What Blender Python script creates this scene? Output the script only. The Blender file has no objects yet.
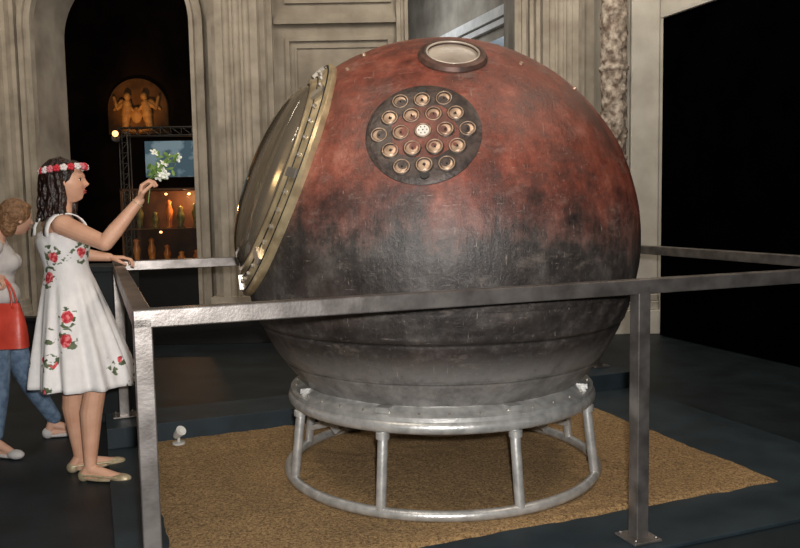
import bpy, bmesh, math, random
from mathutils import Vector, Matrix, noise
random.seed(4)
scene=bpy.context.scene
scene.view_settings.view_transform='Standard'
V=Vector
# ---------------------------------------------------------------- helpers
def new_mat(name):
    m=bpy.data.materials.new(name); m.use_nodes=True
    nt=m.node_tree; b=nt.nodes['Principled BSDF']
    return m,nt,b
def mat(name,c1,c2=None,rough=.6,metal=0,scale=6,bump=0,bscale=40,emis=None,es=0,detail=5,lo=.35,hi=.65,spec=.5):
    m,nt,b=new_mat(name); N=nt.nodes; L=nt.links
    b.inputs['Roughness'].default_value=rough; b.inputs['Metallic'].default_value=metal; b.inputs['Specular IOR Level'].default_value=spec
    c2=c2 or tuple(x*.8 for x in c1)
    tc=N.new('ShaderNodeTexCoord')
    nz=N.new('ShaderNodeTexNoise'); nz.inputs['Scale'].default_value=scale; nz.inputs['Detail'].default_value=detail
    L.new(tc.outputs['Object'],nz.inputs['Vector'])
    r=N.new('ShaderNodeValToRGB'); r.color_ramp.elements[0].position=lo; r.color_ramp.elements[1].position=hi
    r.color_ramp.elements[0].color=(*c2,1); r.color_ramp.elements[1].color=(*c1,1)
    L.new(nz.outputs['Fac'],r.inputs['Fac']); L.new(r.outputs['Color'],b.inputs['Base Color'])
    if bump:
        n2=N.new('ShaderNodeTexNoise'); n2.inputs['Scale'].default_value=bscale; n2.inputs['Detail'].default_value=4
        L.new(tc.outputs['Object'],n2.inputs['Vector'])
        bp=N.new('ShaderNodeBump'); bp.inputs['Strength'].default_value=bump; bp.inputs['Distance'].default_value=.02
        L.new(n2.outputs['Fac'],bp.inputs['Height']); L.new(bp.outputs['Normal'],b.inputs['Normal'])
    if emis:
        b.inputs['Emission Color'].default_value=(*emis,1); b.inputs['Emission Strength'].default_value=es
    return m
def empty(name,loc=(0,0,0)):
    o=bpy.data.objects.new(name,None); o.location=loc; scene.collection.objects.link(o); return o
def link(name,verts,faces,m=None,smooth=False,parent=None,loc=(0,0,0),autos=None):
    me=bpy.data.meshes.new(name); me.from_pydata([tuple(v) for v in verts],[],faces); me.update()
    bm=bmesh.new(); bm.from_mesh(me); bmesh.ops.recalc_face_normals(bm,faces=bm.faces); bm.to_mesh(me); bm.free()
    o=bpy.data.objects.new(name,me); scene.collection.objects.link(o); o.location=loc
    if m: me.materials.append(m)
    if smooth:
        for p in me.polygons: p.use_smooth=True
    if autos is not None:
        for p in me.polygons: p.use_smooth=True
        me.set_sharp_from_angle(angle=math.radians(autos))
    if parent: o.parent=parent
    return o
class MB:
    """mesh builder"""
    def __init__(s): s.v=[]; s.f=[]
    def add(s,v,f):
        o=len(s.v); s.v+= [V(x) for x in v]; s.f+=[tuple(i+o for i in q) for q in f]
    def box(s,a,b):
        x0,y0,z0=a;x1,y1,z1=b
        s.add([(x0,y0,z0),(x1,y0,z0),(x1,y1,z0),(x0,y1,z0),(x0,y0,z1),(x1,y0,z1),(x1,y1,z1),(x0,y1,z1)],
          [(0,3,2,1),(4,5,6,7),(0,1,5,4),(1,2,6,5),(2,3,7,6),(3,0,4,7)])
    def beam(s,p,q,w,h,up=V((0,0,1))):
        p=V(p);q=V(q);d=(q-p).normalized()
        sd=d.cross(up).normalized()*w/2; u=sd.normalized().cross(d)*h/2
        vs=[p-sd-u,p+sd-u,p+sd+u,p-sd+u,q-sd-u,q+sd-u,q+sd+u,q-sd+u]
        s.add(vs,[(0,3,2,1),(4,5,6,7),(0,1,5,4),(1,2,6,5),(2,3,7,6),(3,0,4,7)])
    def prism(s,poly,z0,z1):
        n=len(poly)
        s.add([(x,y,z0) for x,y in poly]+[(x,y,z1) for x,y in poly],
          [tuple(range(n))[::-1],tuple(range(n,2*n))]+[(i,(i+1)%n,n+(i+1)%n,n+i) for i in range(n)])
    def capsule(s,p,r1,q,r2,seg=16,hs=5):
        p=V(p);q=V(q);d=q-p;L=d.length
        d=d/L if L>1e-6 else V((0,0,1))
        a=d.orthogonal().normalized(); b=d.cross(a)
        rings=[]
        for i in range(1,hs+1):
            t=math.pi/2*i/hs; rings.append((p-d*r1*math.cos(t),r1*math.sin(t)))
        for i in range(0,hs):
            t=math.pi/2*i/hs; rings.append((q+d*r2*math.sin(t),r2*math.cos(t)))
        vs=[p-d*r1];
        for c,r in rings:
            for k in range(seg):
                t=2*math.pi*k/seg
                vs.append(c+a*math.cos(t)*r+b*math.sin(t)*r)
        vs.append(q+d*r2); fs=[]
        for k in range(seg): fs.append((0,1+(k+1)%seg,1+k))
        for i in range(len(rings)-1):
            for k in range(seg):
                a0=1+i*seg+k;a1=1+i*seg+(k+1)%seg
                fs.append((a0,a1,a1+seg,a0+seg))
        l=len(vs)-1;base=1+(len(rings)-1)*seg
        for k in range(seg): fs.append((base+k,base+(k+1)%seg,l))
        s.add(vs,fs)
    def ell(s,c,r,rot=None,seg=20,rg=12):
        c=V(c);rot=rot or Matrix.Identity(3); vs=[];fs=[]
        for i in range(rg+1):
            t=math.pi*i/rg
            for k in range(seg):
                p=2*math.pi*k/seg
                vs.append(c+rot@V((r[0]*math.sin(t)*math.cos(p),r[1]*math.sin(t)*math.sin(p),r[2]*math.cos(t))))
        for i in range(rg):
            for k in range(seg):
                a=i*seg+k;b=i*seg+(k+1)%seg
                fs.append((a,a+seg,b+seg,b))
        s.add(vs,fs)
    def lathe(s,prof,c,ax,seg=48,closed=False):
        c=V(c);ax=V(ax).normalized();a=ax.orthogonal().normalized();b=ax.cross(a)
        vs=[];fs=[];n=len(prof)
        for k in range(seg):
            t=2*math.pi*k/seg
            for r,h in prof: vs.append(c+ax*h+(a*math.cos(t)+b*math.sin(t))*r)
        for k in range(seg):
            k2=(k+1)%seg
            for i in range(n-1 if not closed else n):
                i2=(i+1)%n
                fs.append((k*n+i,k2*n+i,k2*n+i2,k*n+i2))
        s.add(vs,fs)
    def torus(s,c,ax,R,r,seg=64,rs=12):
        s.lathe([(R+r*math.cos(2*math.pi*i/rs),r*math.sin(2*math.pi*i/rs)) for i in range(rs)],c,ax,seg,True)
    def tube(s,pts,r,seg=8):
        for i in range(len(pts)-1):
            ra=r[i] if isinstance(r,(list,tuple)) else r; rb=r[i+1] if isinstance(r,(list,tuple)) else r
            s.capsule(pts[i],ra,pts[i+1],rb,seg,3)
    def obj(s,name,m,parent=None,smooth=False,autos=None,loc=(0,0,0),bevel=0,remesh=0,sm=0):
        o=link(name,s.v,s.f,m,smooth,parent,loc,autos)
        if bevel:
            md=o.modifiers.new('b','BEVEL'); md.width=bevel; md.segments=2; md.limit_method='ANGLE'
        if remesh:
            md=o.modifiers.new('r','REMESH'); md.mode='VOXEL'; md.voxel_size=remesh; md.use_smooth_shade=True
            if sm:
                md=o.modifiers.new('s','SMOOTH'); md.iterations=sm; md.factor=.5
        return o
# ---------------------------------------------------------------- camera
cam_d=bpy.data.cameras.new('camera'); cam=bpy.data.objects.new('camera',cam_d); scene.collection.objects.link(cam)
cam_d.lens=36; cam_d.sensor_width=36; cam_d.clip_start=.05
cam.matrix_world=Matrix.Translation((0,0,1.55))@Matrix.Rotation(math.radians(85),4,'X')@Matrix.Rotation(math.radians(-1),4,'Z')
scene.camera=cam
# ---------------------------------------------------------------- materials
M_stone=mat('stone_wall',(.42,.375,.305),(.25,.215,.17),.85,scale=2.2,bump=.3,bscale=14,spec=.2)
M_stone2=mat('stone_trim',(.51,.455,.375),(.32,.28,.225),.85,scale=3,bump=.25,bscale=20,spec=.2)
M_carve=mat('carved_stone',(.60,.52,.43),(.16,.11,.08),.8,scale=14,bump=.8,bscale=30)
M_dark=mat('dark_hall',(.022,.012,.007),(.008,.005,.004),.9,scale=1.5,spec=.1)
M_black=mat('black_screen_cloth',(.0012,.0012,.0016),(.0006,.0006,.0008),1,scale=3,spec=0)
M_floor=mat('floor_paint',(.014,.021,.026),(.007,.011,.013),.5,scale=3,bump=.05,bscale=60,spec=.3)
M_plat=mat('platform_paint',(.025,.040,.051),(.017,.027,.034),.55,scale=5,bump=.05,bscale=60,spec=.3)
M_steel=mat('railing_steel',(.34,.315,.30),(.17,.155,.145),.36,metal=.8,scale=9,bump=.04,bscale=90)
M_stand=mat('stand_silver_paint',(.60,.60,.58),(.40,.40,.39),.36,metal=.5,scale=18,bump=.08,bscale=60)
M_brass=mat('hatch_metal',(.76,.62,.38),(.42,.33,.20),.30,metal=.6,scale=9,bump=.06,bscale=30)
M_silver=mat('bolt_metal',(.7,.66,.58),(.5,.45,.38),.3,metal=.8)
M_blackm=mat('black_metal',(.02,.02,.02),None,.5,metal=.3)
# sand
m,nt,b=new_mat('sand_gravel'); M_sand=m; N=nt.nodes;L=nt.links
tc=N.new('ShaderNodeTexCoord'); n1=N.new('ShaderNodeTexNoise'); n1.inputs['Scale'].default_value=70; n1.inputs['Detail'].default_value=5; n1.inputs['Roughness'].default_value=.85
n2=N.new('ShaderNodeTexNoise'); n2.inputs['Scale'].default_value=2.2
r=N.new('ShaderNodeValToRGB'); r.color_ramp.elements[0].position=.38; r.color_ramp.elements[1].position=.64
r.color_ramp.elements[0].color=(.13,.066,.021,1); r.color_ramp.elements[1].color=(.76,.50,.23,1)
mx=N.new('ShaderNodeMixRGB'); mx.blend_type='MULTIPLY'; mx.inputs['Fac'].default_value=.3
L.new(tc.outputs['Object'],n1.inputs['Vector']);L.new(tc.outputs['Object'],n2.inputs['Vector'])
L.new(n1.outputs['Fac'],r.inputs['Fac']);L.new(r.outputs['Color'],mx.inputs['Color1']);L.new(n2.outputs['Fac'],mx.inputs['Color2'])
L.new(mx.outputs['Color'],b.inputs['Base Color']); b.inputs['Roughness'].default_value=.95
bp=N.new('ShaderNodeBump');bp.inputs['Strength'].default_value=1;bp.inputs['Distance'].default_value=.014
L.new(n1.outputs['Fac'],bp.inputs['Height']);L.new(bp.outputs['Normal'],b.inputs['Normal'])
# ---------------------------------------------------------------- display area (local u,v frame)
ang=math.radians(21); U=V((math.cos(ang),math.sin(ang),0)); W=V((-math.sin(ang),math.cos(ang),0)); P0=V((-.900,2.76,0))
def uv(u,v,z=0): 
    p=P0+U*u+W*v; return V((p.x,p.y,z))
UL,VL=3.80,2.75; KZ=.02; SV=2.45
mb=MB()
def quadprism(mb,a,b,c,d,z0,z1):
    mb.prism([(p.x,p.y) for p in (a,b,c,d)],z0,z1)
o_=.12
quadprism(mb,uv(-o_,-o_),uv(UL+o_,-o_),uv(UL+o_,.33),uv(-o_,.33),0.001,KZ)
quadprism(mb,uv(-o_,SV),uv(UL+o_,SV),uv(UL+o_,VL+o_),uv(-o_,VL+o_),0.001,KZ+.13)
quadprism(mb,uv(-o_,.33),uv(.13,.33),uv(.13,SV),uv(-o_,SV),0.001,KZ)
quadprism(mb,uv(3.24,.33),uv(UL+o_,.33),uv(UL+o_,SV),uv(3.24,SV),0.001,KZ)
mb.obj('display_platform',M_plat,bevel=.004)
vs=[];fs=[];nx,ny=150,110
for j in range(ny+1):
    for i in range(nx+1):
        u=.10+(3.27-.10)*i/nx; v=.29+(SV-.005-.29)*j/ny
        e=min(i,nx-i,j,ny-j)
        eu=.045*noise.noise(V((v*6,1,0))) if i in(0,nx) else 0
        ev=.04*noise.noise(V((u*6,5,0))) if j==0 else 0
        z=KZ+.014+.012*noise.noise(V((u*2.5,v*2.5,0)))+.006*noise.noise(V((u*14,v*14,3)))
        if j<ny:
            if e==0: z=KZ-.01
            elif e==1: z-=.008
        vs.append(uv(u+eu,v+ev,z))
for j in range(ny):
    for i in range(nx):
        a=j*(nx+1)+i; fs.append((a,a+1,a+nx+2,a+nx+1))
link('sand_bed',vs,fs,M_sand,smooth=True)
# railing
mb=MB(); RH=1.202; T=.064
def post(u,v,base):
    a=uv(u,v,base);b=uv(u,v,RH-.03); mb.beam(a,b,T,T,up=U)
    mb.beam(uv(u,v,base),uv(u,v,base+.012),.15,.15,up=U)
    for su in(-1,1):
        for sv in(-1,1):
            mb.lathe([(0,.022),(.009,.022),(.009,.01)],uv(u+su*.055,v+sv*.055,base),(0,0,1),6)
for u,v in((0,0),(2.10,0),(UL,0),(0,VL),(1.78,VL),(UL,VL)):
    post(u,v,KZ if v<2 else KZ+.13)
zc=RH-T/2
mb.beam(uv(-T/2,0,zc),uv(UL+T/2,0,zc),T,T); mb.beam(uv(-T/2,VL,zc),uv(UL+T/2,VL,zc),T,T)
mb.beam(uv(0,T/2,zc),uv(0,VL-T/2,zc),T,T); mb.beam(uv(UL,T/2,zc),uv(UL,VL-T/2,zc),T,T)
mb.obj('safety_railing',M_steel,bevel=.005)
# ---------------------------------------------------------------- capsule
R=1.115; C=V((.225,4.6,1.345))
cap=empty('space_capsule',C)
hn=V((-.90,-.225,.372)).normalized(); th0=math.radians(35.2)
m,nt,b=new_mat('charred_heatshield'); M_shell=m; N=nt.nodes;L=nt.links
def node(t,**k):
    n=N.new(t)
    for a,v in k.items(): setattr(n,a,v)
    return n
def math_(op,a,b_=None,clamp=False):
    n=node('ShaderNodeMath',operation=op,use_clamp=clamp)
    for i,x in enumerate((a,b_)):
        if x is None: continue
        if isinstance(x,(int,float)): n.inputs[i].default_value=x
        else: L.new(x,n.inputs[i])
    return n.outputs[0]
tc=node('ShaderNodeTexCoord'); sx=node('ShaderNodeSeparateXYZ'); L.new(tc.outputs['Object'],sx.inputs[0])
def nz(scale,detail=6,rough=.6,vec=None,dist=0):
    n=node('ShaderNodeTexNoise'); n.inputs['Scale'].default_value=scale;n.inputs['Detail'].default_value=detail;n.inputs['Roughness'].default_value=rough;n.inputs['Distortion'].default_value=dist
    L.new(vec or tc.outputs['Object'],n.inputs['Vector']); return n.outputs['Fac']
def ramp(f,stops):
    r=node('ShaderNodeValToRGB'); e=r.color_ramp.elements
    while len(e)<len(stops): e.new(.5)
    for x,(p,c) in zip(e,stops): x.position=p; x.color=(*c,1)
    L.new(f,r.inputs['Fac']); return r.outputs['Color']
def mix(f,a,b_,mode='MIX'):
    n=node('ShaderNodeMixRGB',blend_type=mode)
    for i,x in zip((0,1,2),(f,a,b_)):
        if isinstance(x,(int,float)): n.inputs[i].default_value=x
        elif isinstance(x,tuple): n.inputs[i].default_value=(*x,1)
        else: L.new(x,n.inputs[i])
    return n.outputs[0]
def mapping(sc,rot=(0,0,0),loc_=(0,0,0),src=None):
    mp=node('ShaderNodeMapping'); mp.inputs['Scale'].default_value=sc; mp.inputs['Rotation'].default_value=rot; mp.inputs['Location'].default_value=loc_; L.new(src or tc.outputs['Object'],mp.inputs[0]); return mp.outputs[0]
streak=nz(1.8,8,.7,mapping((7,7,1.5),(0,.12,0))); big=nz(1.5,5,.6,dist=.4); mid=nz(6,9,.72); fine=nz(38,6,.75); blot=nz(2.6,9,.72,mapping((1,1,1.4),(0,0,0),(4,2,7)))
red=ramp(mid,[(.30,(.062,.021,.015)),(.44,(.155,.039,.025)),(.56,(.235,.063,.040)),(.72,(.32,.125,.088))])
red=mix(.5,red,ramp(streak,[(.32,(.35,.3,.3)),(.58,(1,1,1))]),'MULTIPLY')
red=mix(math_('MULTIPLY',ramp(blot,[(.50,(0,0,0)),(.62,(1,1,1))]),.6),red,(.055,.032,.027))
red=mix(math_('MULTIPLY',ramp(blot,[(.30,(1,1,1)),(.42,(0,0,0))]),.45),red,(.36,.16,.12))
grey=ramp(mid,[(.3,(.016,.014,.013)),(.5,(.044,.038,.035)),(.72,(.125,.112,.104))])
grey=mix(.45,grey,ramp(streak,[(.34,(.35,.35,.35)),(.62,(1,1,1))]),'MULTIPLY')
grey=mix(math_('MULTIPLY',ramp(big,[(.45,(0,0,0)),(.7,(1,1,1))]),.28),grey,(.12,.075,.06))
lgt=ramp(mid,[(.3,(.095,.09,.085)),(.5,(.22,.21,.20)),(.7,(.36,.35,.33))])
zf=math_('ADD',sx.outputs['Z'],math_('MULTIPLY',math_('SUBTRACT',big,.5),.30))
zf=math_('ADD',zf,math_('MULTIPLY',math_('SUBTRACT',streak,.5),.42))
zf=math_('ADD',zf,math_('MULTIPLY',math_('SUBTRACT',mid,.5),.55))
zf=math_('ADD',zf,math_('MULTIPLY',sx.outputs['X'],.06))
rm=node('ShaderNodeMapRange'); rm.inputs['From Min'].default_value=.0; rm.inputs['From Max'].default_value=.42; L.new(zf,rm.inputs['Value'])
col=mix(rm.outputs[0],grey,red)
lz=math_('ADD',sx.outputs['Z'],math_('MULTIPLY',math_('SUBTRACT',mid,.5),.30))
lm=node('ShaderNodeMapRange'); lm.inputs['From Min'].default_value=-.50; lm.inputs['From Max'].default_value=-.62; L.new(lz,lm.inputs['Value'])
col=mix(math_('MULTIPLY',lm.outputs[0],.8),col,lgt)
pal=ramp(nz(3.1,9,.75,mapping((1,1,2.4),(0,.2,0),(9,1,3))),[(.56,(0,0,0)),(.72,(1,1,1))])
col=mix(math_('MULTIPLY',pal,.40),col,(.33,.27,.235))
for rt,s_ in (((.3,.9,.4),(2.5,2.5,30)),((1.2,-.5,.8),(30,2.0,2.5)),((-.2,.25,.1),(34,30,2.2))):
    sc=nz(2.6,7,.7,mapping(s_,rt)); col=mix(math_('MULTIPLY',ramp(sc,[(.65,(0,0,0)),(.69,(1,1,1))]),.48),col,(.42,.36,.32))
col=mix(math_('MULTIPLY',ramp(fine,[(.60,(0,0,0)),(.70,(1,1,1))]),.28),col,(.38,.32,.28))
col=mix(math_('MULTIPLY',ramp(fine,[(.30,(1,1,1)),(.40,(0,0,0))]),.45),col,(.015,.012,.011))
jit=math_('MULTIPLY',math_('SUBTRACT',mid,.5),.014)
zj=math_('ADD',sx.outputs['Z'],jit)
for zs,w_,k_ in ((-.285,.004,.4),(-.44,.009,.85),(-.65,.006,.6)):
    q=math_('ABSOLUTE',math_('SUBTRACT',zj,zs)); q=math_('DIVIDE',q,w_); q=math_('SUBTRACT',1,q,True)
    col=mix(math_('MULTIPLY',q,k_),col,(.008,.007,.006))
L.new(col,b.inputs['Base Color'])
rg_=node('ShaderNodeMapRange'); rg_.inputs['To Min'].default_value=.30; rg_.inputs['To Max'].default_value=.56; L.new(mid,rg_.inputs['Value']); L.new(rg_.outputs[0],b.inputs['Roughness'])
b.inputs['Specular IOR Level'].default_value=.5
bp=node('ShaderNodeBump'); bp.inputs['Strength'].default_value=.5; bp.inputs['Distance'].default_value=.014
hh=math_('ADD',mid,math_('MULTIPLY',fine,.4)); hh=math_('ADD',hh,math_('MULTIPLY',streak,.6))
L.new(hh,bp.inputs['Height']); L.new(bp.outputs['Normal'],b.inputs['Normal'])
seams=[(-.285,.002,.006),(-.44,.009,.008),(-.65,.005,.007)]
def shell_r(d):
    z=R*d.z; n1=noise.noise(d*6+V((3,1,2))); r=R+.004*noise.noise(d*3.1)+.0025*noise.noise(d*13)
    for zs,dep,w in seams:
        zz=zs+.004*n1
        r-=dep*math.exp(-((z-zz)/w)**2)
    r+=.004*math.exp(-((z+.42)/.012)**2)
    if z<-.44: r-=.003
    if -.44<z<-.285: r+=.003*noise.noise(V((d.x*10,d.y*10,z*40)))
    return r
a_=V((0,0,1)); a_=(a_-hn*a_.dot(hn)).normalized(); b_2=hn.cross(a_)
NT,NP=400,600; vs=[];fs=[]
for i in range(NT+1):
    t=th0+(math.pi-th0)*i/NT
    for k in range(NP):
        p=2*math.pi*k/NP
        d=hn*math.cos(t)+(a_*math.cos(p)+b_2*math.sin(p))*math.sin(t)
        vs.append(d*shell_r(d))
for i in range(NT):
    for k in range(NP):
        a=i*NP+k;bb=i*NP+(k+1)%NP; fs.append((a,bb,bb+NP,a+NP))
link('shell',vs,fs,M_shell,smooth=True,parent=cap)
# hatch
mb=MB()
prof=[(.635,.88),(.660,.905),(.666,.930),(.655,.945),(.638,.940),(.628,.948),(.560,.978),(.548,.996),(.528,1.000),(.518,.988),(.513,.95),(.513,.86)]
mb.lathe(prof,(0,0,0),hn,160)
mb.obj('hatch_rim',M_brass,cap,autos=35)
mb=MB()
for k in range(40):
    t=2*math.pi*k/40; p=(a_*math.cos(t)+b_2*math.sin(t)); nn=(p*.42+hn*.9).normalized()
    mb.lathe([(0,.016),(.009,.016),(.012,.010),(.012,-.004)],p*.596+hn*.962,nn,8)
    if k%5==0: mb.beam(p*.570+hn*.985,p*.640+hn*.950,.045,.022,up=nn)
mb.obj('hatch_bolts',M_silver,cap,autos=35)
mb=MB(); mb.torus(hn*.944,hn,.645,.006,128,8); mb.torus(hn*.994,hn,.520,.008,128,8); mb.torus(hn*.974,hn,.574,.0035,128,8); mb.obj('hatch_seal',M_blackm,cap,smooth=True)
m,nt2,b2=new_mat('hatch_glass'); 
tr=nt2.nodes.new('ShaderNodeBsdfTransparent'); tr.inputs[0].default_value=(.78,.70,.58,1)
gl=nt2.nodes.new('ShaderNodeBsdfGlossy'); gl.inputs['Roughness'].default_value=.06; gl.inputs['Color'].default_value=(.9,.87,.82,1)
df=nt2.nodes.new('ShaderNodeBsdfDiffuse'); df.inputs[0].default_value=(.34,.29,.22,1)
ms=nt2.nodes.new('ShaderNodeMixShader'); ms.inputs[0].default_value=.30
ms2=nt2.nodes.new('ShaderNodeMixShader'); fr=nt2.nodes.new('ShaderNodeLayerWeight'); fr.inputs[0].default_value=.30
nt2.links.new(tr.outputs[0],ms.inputs[1]);nt2.links.new(df.outputs[0],ms.inputs[2])
nt2.links.new(fr.outputs['Fresnel'],ms2.inputs[0]);nt2.links.new(ms.outputs[0],ms2.inputs[1]);nt2.links.new(gl.outputs[0],ms2.inputs[2])
nt2.links.new(ms2.outputs[0],nt2.nodes['Material Output'].inputs['Surface']); M_glass=m
mb=MB(); mb.lathe([(.518*math.sin(i/20*math.pi/2),.985+.150*math.cos(i/20*math.pi/2)) for i in range(21)],(0,0,0),hn,96)
mb.obj('hatch_window',M_glass,cap,smooth=True)
mb=MB(); mb.lathe([(0,.80),(.3,.80),(.46,.85),(.505,.93)],(0,0,0),hn,64)
for k in range(5): mb.torus(hn*.87,hn,.1+.08*k,.012,48,6)
mb.obj('cabin_interior',mat('cabin_padding',(.38,.29,.18),(.14,.10,.06),.7,scale=8),cap,smooth=True)
# instrument plate
pn=V((-.100,-.874,.478)).normalized(); pu=V((1,0,0)); pu=(pu-pn*pu.dot(pn)).normalized(); pv=pn.cross(pu)
M_plate=mat('instrument_plate_metal',(.075,.054,.046),(.028,.021,.019),.5,metal=.2,scale=18,bump=.3,bscale=40)
M_bronze=mat('bronze_cup',(.48,.34,.24),(.27,.18,.12),.42,metal=.35,scale=30)
mb=MB(); mb.lathe([(0,1.110),(.20,1.104),(.245,1.097),(.264,1.087),(.270,1.06)],(0,0,0),pn,96); mb.obj('instrument_plate',M_plate,cap,autos=40)
ring=MB();cup=MB();pin=MB();cen=MB();rb=MB()
s_=.103
for row,nn in zip((-2,-1,0,1,2),(3,4,5,4,3)):
    for i in range(nn):
        x=(i-(nn-1)/2)*s_*.97; y=row*s_*.84
        rr=math.hypot(x,y); h=1.110-.014*(rr/.22)**2
        c=pu*x+pv*y
        ring.lathe([(.0425,h-.012),(.0425,h+.004),(.038,h+.008),(.034,h+.006),(.032,h+.002),(.032,h-.004)],c,pn,32)
        rb.torus(c+pn*(h+.0075),pn,.0345,.0024,32,6)
        if row==0 and i==2:
            cen.lathe([(0,h+.010),(.028,h+.009),(.033,h+.001)],c,pn,24)
            for j in range(6):
                t=math.pi*j/3; pin.lathe([(0,h+.013),(.003,h+.012),(.003,h)],c+(pu*math.cos(t)+pv*math.sin(t))*.018,pn,6)
        else: cup.lathe([(0,h+.003),(.014,h+.004),(.024,h+.006),(.029,h+.003),(.032,h-.001)],c,pn,28)
        pin.lathe([(0,h+.012),(.0035,h+.011),(.004,h-.003)],c,pn,10)
for y in(-.222,.222):
    pin.lathe([(0,1.106),(.021,1.106),(.023,1.08)],pv*y,pn,16)
ring.obj('sensor_rings',mat('aged_ring',(.09,.07,.055),(.04,.03,.026),.45,metal=.3,scale=30),cap,autos=40); cup.obj('sensor_cups',M_bronze,cap,autos=40); rb.obj('sensor_rims',M_bronze,cap,smooth=True)
pin.obj('sensor_pins',M_blackm,cap,autos=40); cen.obj('center_dial',mat('dial_white',(.70,.67,.60),None,.5),cap,autos=40)
# top porthole
tn=V((.045,-.562,.826)).normalized()
mb=MB(); mb.lathe([(.168,1.075),(.172,1.110),(.162,1.128),(.140,1.136),(.130,1.132),(.126,1.110),(.126,1.095)],(0,0,0),tn,72); mb.obj('porthole_rim',mat('scorched_rim',(.12,.06,.045),(.05,.032,.026),.5,metal=.2,scale=20),cap,autos=35)
mb=MB(); mb.torus(tn*1.131,tn,.128,.005,72,8)
mb.obj('porthole_ring',mat('pale_ring',(.62,.56,.48),(.45,.40,.34),.4,metal=.4),cap,smooth=True)
mb=MB(); mb.lathe([(0,1.126),(.06,1.125),(.105,1.122),(.126,1.119)],(0,0,0),tn,48); mb.obj('porthole_glass',mat('frosted_glass',(.46,.41,.35),(.26,.22,.185),.25,scale=5),cap,smooth=True)
mb=MB()
for d in ((-.35,-.35,.87),(-.42,-.45,.79),(.35,-.5,.79),(.62,-.35,.70)):
    d=V(d).normalized(); mb.lathe([(0,1.132),(.010,1.130),(.013,1.10)],(0,0,0),d,10)
mb.obj('mount_studs',M_bronze,cap,autos=40)
# ---------------------------------------------------------------- stand
st=empty('capsule_stand',(C.x,C.y-.01,0)); mb=MB()
zt=.515; zb=KZ+.040; RB=.885
mb.torus((0,0,zt-.035),(0,0,1),.845,.034,128,14)
mb.lathe([(.735,zt+.0),(.85,zt-.012),(.866,zt-.005),(.864,zt+.015),(.82,zt+.035),(.775,zt+.055),(.765,zt+.05),(.735,zt+.0)],(0,0,0),(0,0,1),128)
mb.lathe([(.762,zt+.04),(.785,zt+.045),(.79,zt+.085),(.772,zt+.09)],(0,0,0),(0,0,1),128)
mb.torus((0,0,zb),(0,0,1),RB,.027,128,14)
for k in range(8):
    t=math.radians(-90+22.5+45*k); c,s=math.cos(t),math.sin(t)
    mb.capsule((c*RB,s*RB,zb),.026,(c*.835,s*.835,zt-.04),.026,20)
    mb.lathe([(.034,0),(.034,.03),(.026,.035)],(c*.845,s*.845,zt-.10),(0,0,1),20)
    tg=V((-s,c,0))
    p=V((c*.82,s*.82,zt+.04)); mb.beam(p-tg*.035,p+tg*.035,.06,.025)
    if 0<s<.6:
        # hinged clamp: lug under the ring, arm, jaw and tie rod to the leg
        mb.beam((c*.79,s*.79,zt-.03),(c*.74,s*.74,.34),.055,.022); mb.beam((c*.68,s*.68,.35),(c*.79,s*.79,.22),.08,.045)
        mb.beam((c*.68,s*.68,.22),(c*.85,s*.85,.17),.09,.03); mb.beam((c*.66,s*.66,.16),(c*.72,s*.72,.23),.07,.05)
        q=V((c*.735,s*.735,.30)); mb.capsule(q-tg*.05,.016,q+tg*.05,.016,12,3)
mb.obj('frame',M_stand,st,autos=40)
mb=MB()
for k in range(36):
    t=2*math.pi*k/36; mb.lathe([(0,.012),(.006,.011),(.008,0)],(math.cos(t)*.835,math.sin(t)*.835,zt+.024),(0,0,1),8)
mb.obj('bolts',M_silver,st,autos=40)
mb=MB(); p=uv(.31,2.32,.036)
mb.lathe([(0,0),(.04,0),(.04,.012),(.010,.016),(.010,.04)],p,(0,0,1),20)
mb.lathe([(.0,-.04),(.018,-.04),(.024,-.02),(.034,.04),(.029,.04),(.0,.024)],p+V((0,0,.07)),(.6,-.5,.6),24)
mb.obj('floor_spotlight',mat('white_plastic',(.75,.74,.70),None,.4),autos=40)
# ---------------------------------------------------------------- room
mb=MB(); mb.box((-14,-4,-.1),(9,22,0)); mb.obj('floor',M_floor)
mb=MB(); mb.box((-14,-4,7),(9,22,7.1)); mb.obj('ceiling',M_stone)
Y=10.0; TH=.9; TOP=7; ZS=3.78
mb=MB()
def solid(x0,x1,y0=Y,y1=Y+TH,z0=0,z1=TOP): mb.box((x0,y0,z0),(x1,y1,z1))
solid(-13.8,-4.42); solid(-2.5,.15); solid(1.44,3.6)
def arch(x0,x1,zs,y0,y1,top):
    r=(x1-x0)/2;cx=(x0+x1)/2;n=32
    pts=[(cx-r*math.cos(math.pi*i/n),zs+r*math.sin(math.pi*i/n)) for i in range(n+1)]
    v=[];f=[]
    for (x,z) in pts: v+=[(x,y0,z),(x,y0,top),(x,y1,z),(x,y1,top)]
    for i in range(n):
        a=4*i;b=a+4
        f+=[(a,b,b+1,a+1),(a+2,a+3,b+3,b+2),(a,a+2,b+2,b),(a+1,b+1,b+3,a+3)]
    f+=[(0,1,3,2),(4*n,4*n+2,4*n+3,4*n+1)]
    mb.add(v,f)
arch(-4.42,-2.5,ZS,Y,Y+TH,TOP); arch(.15,1.44,4.6,Y,Y+TH,TOP)
mb.obj('wall_back',M_stone)
mb=MB()
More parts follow.
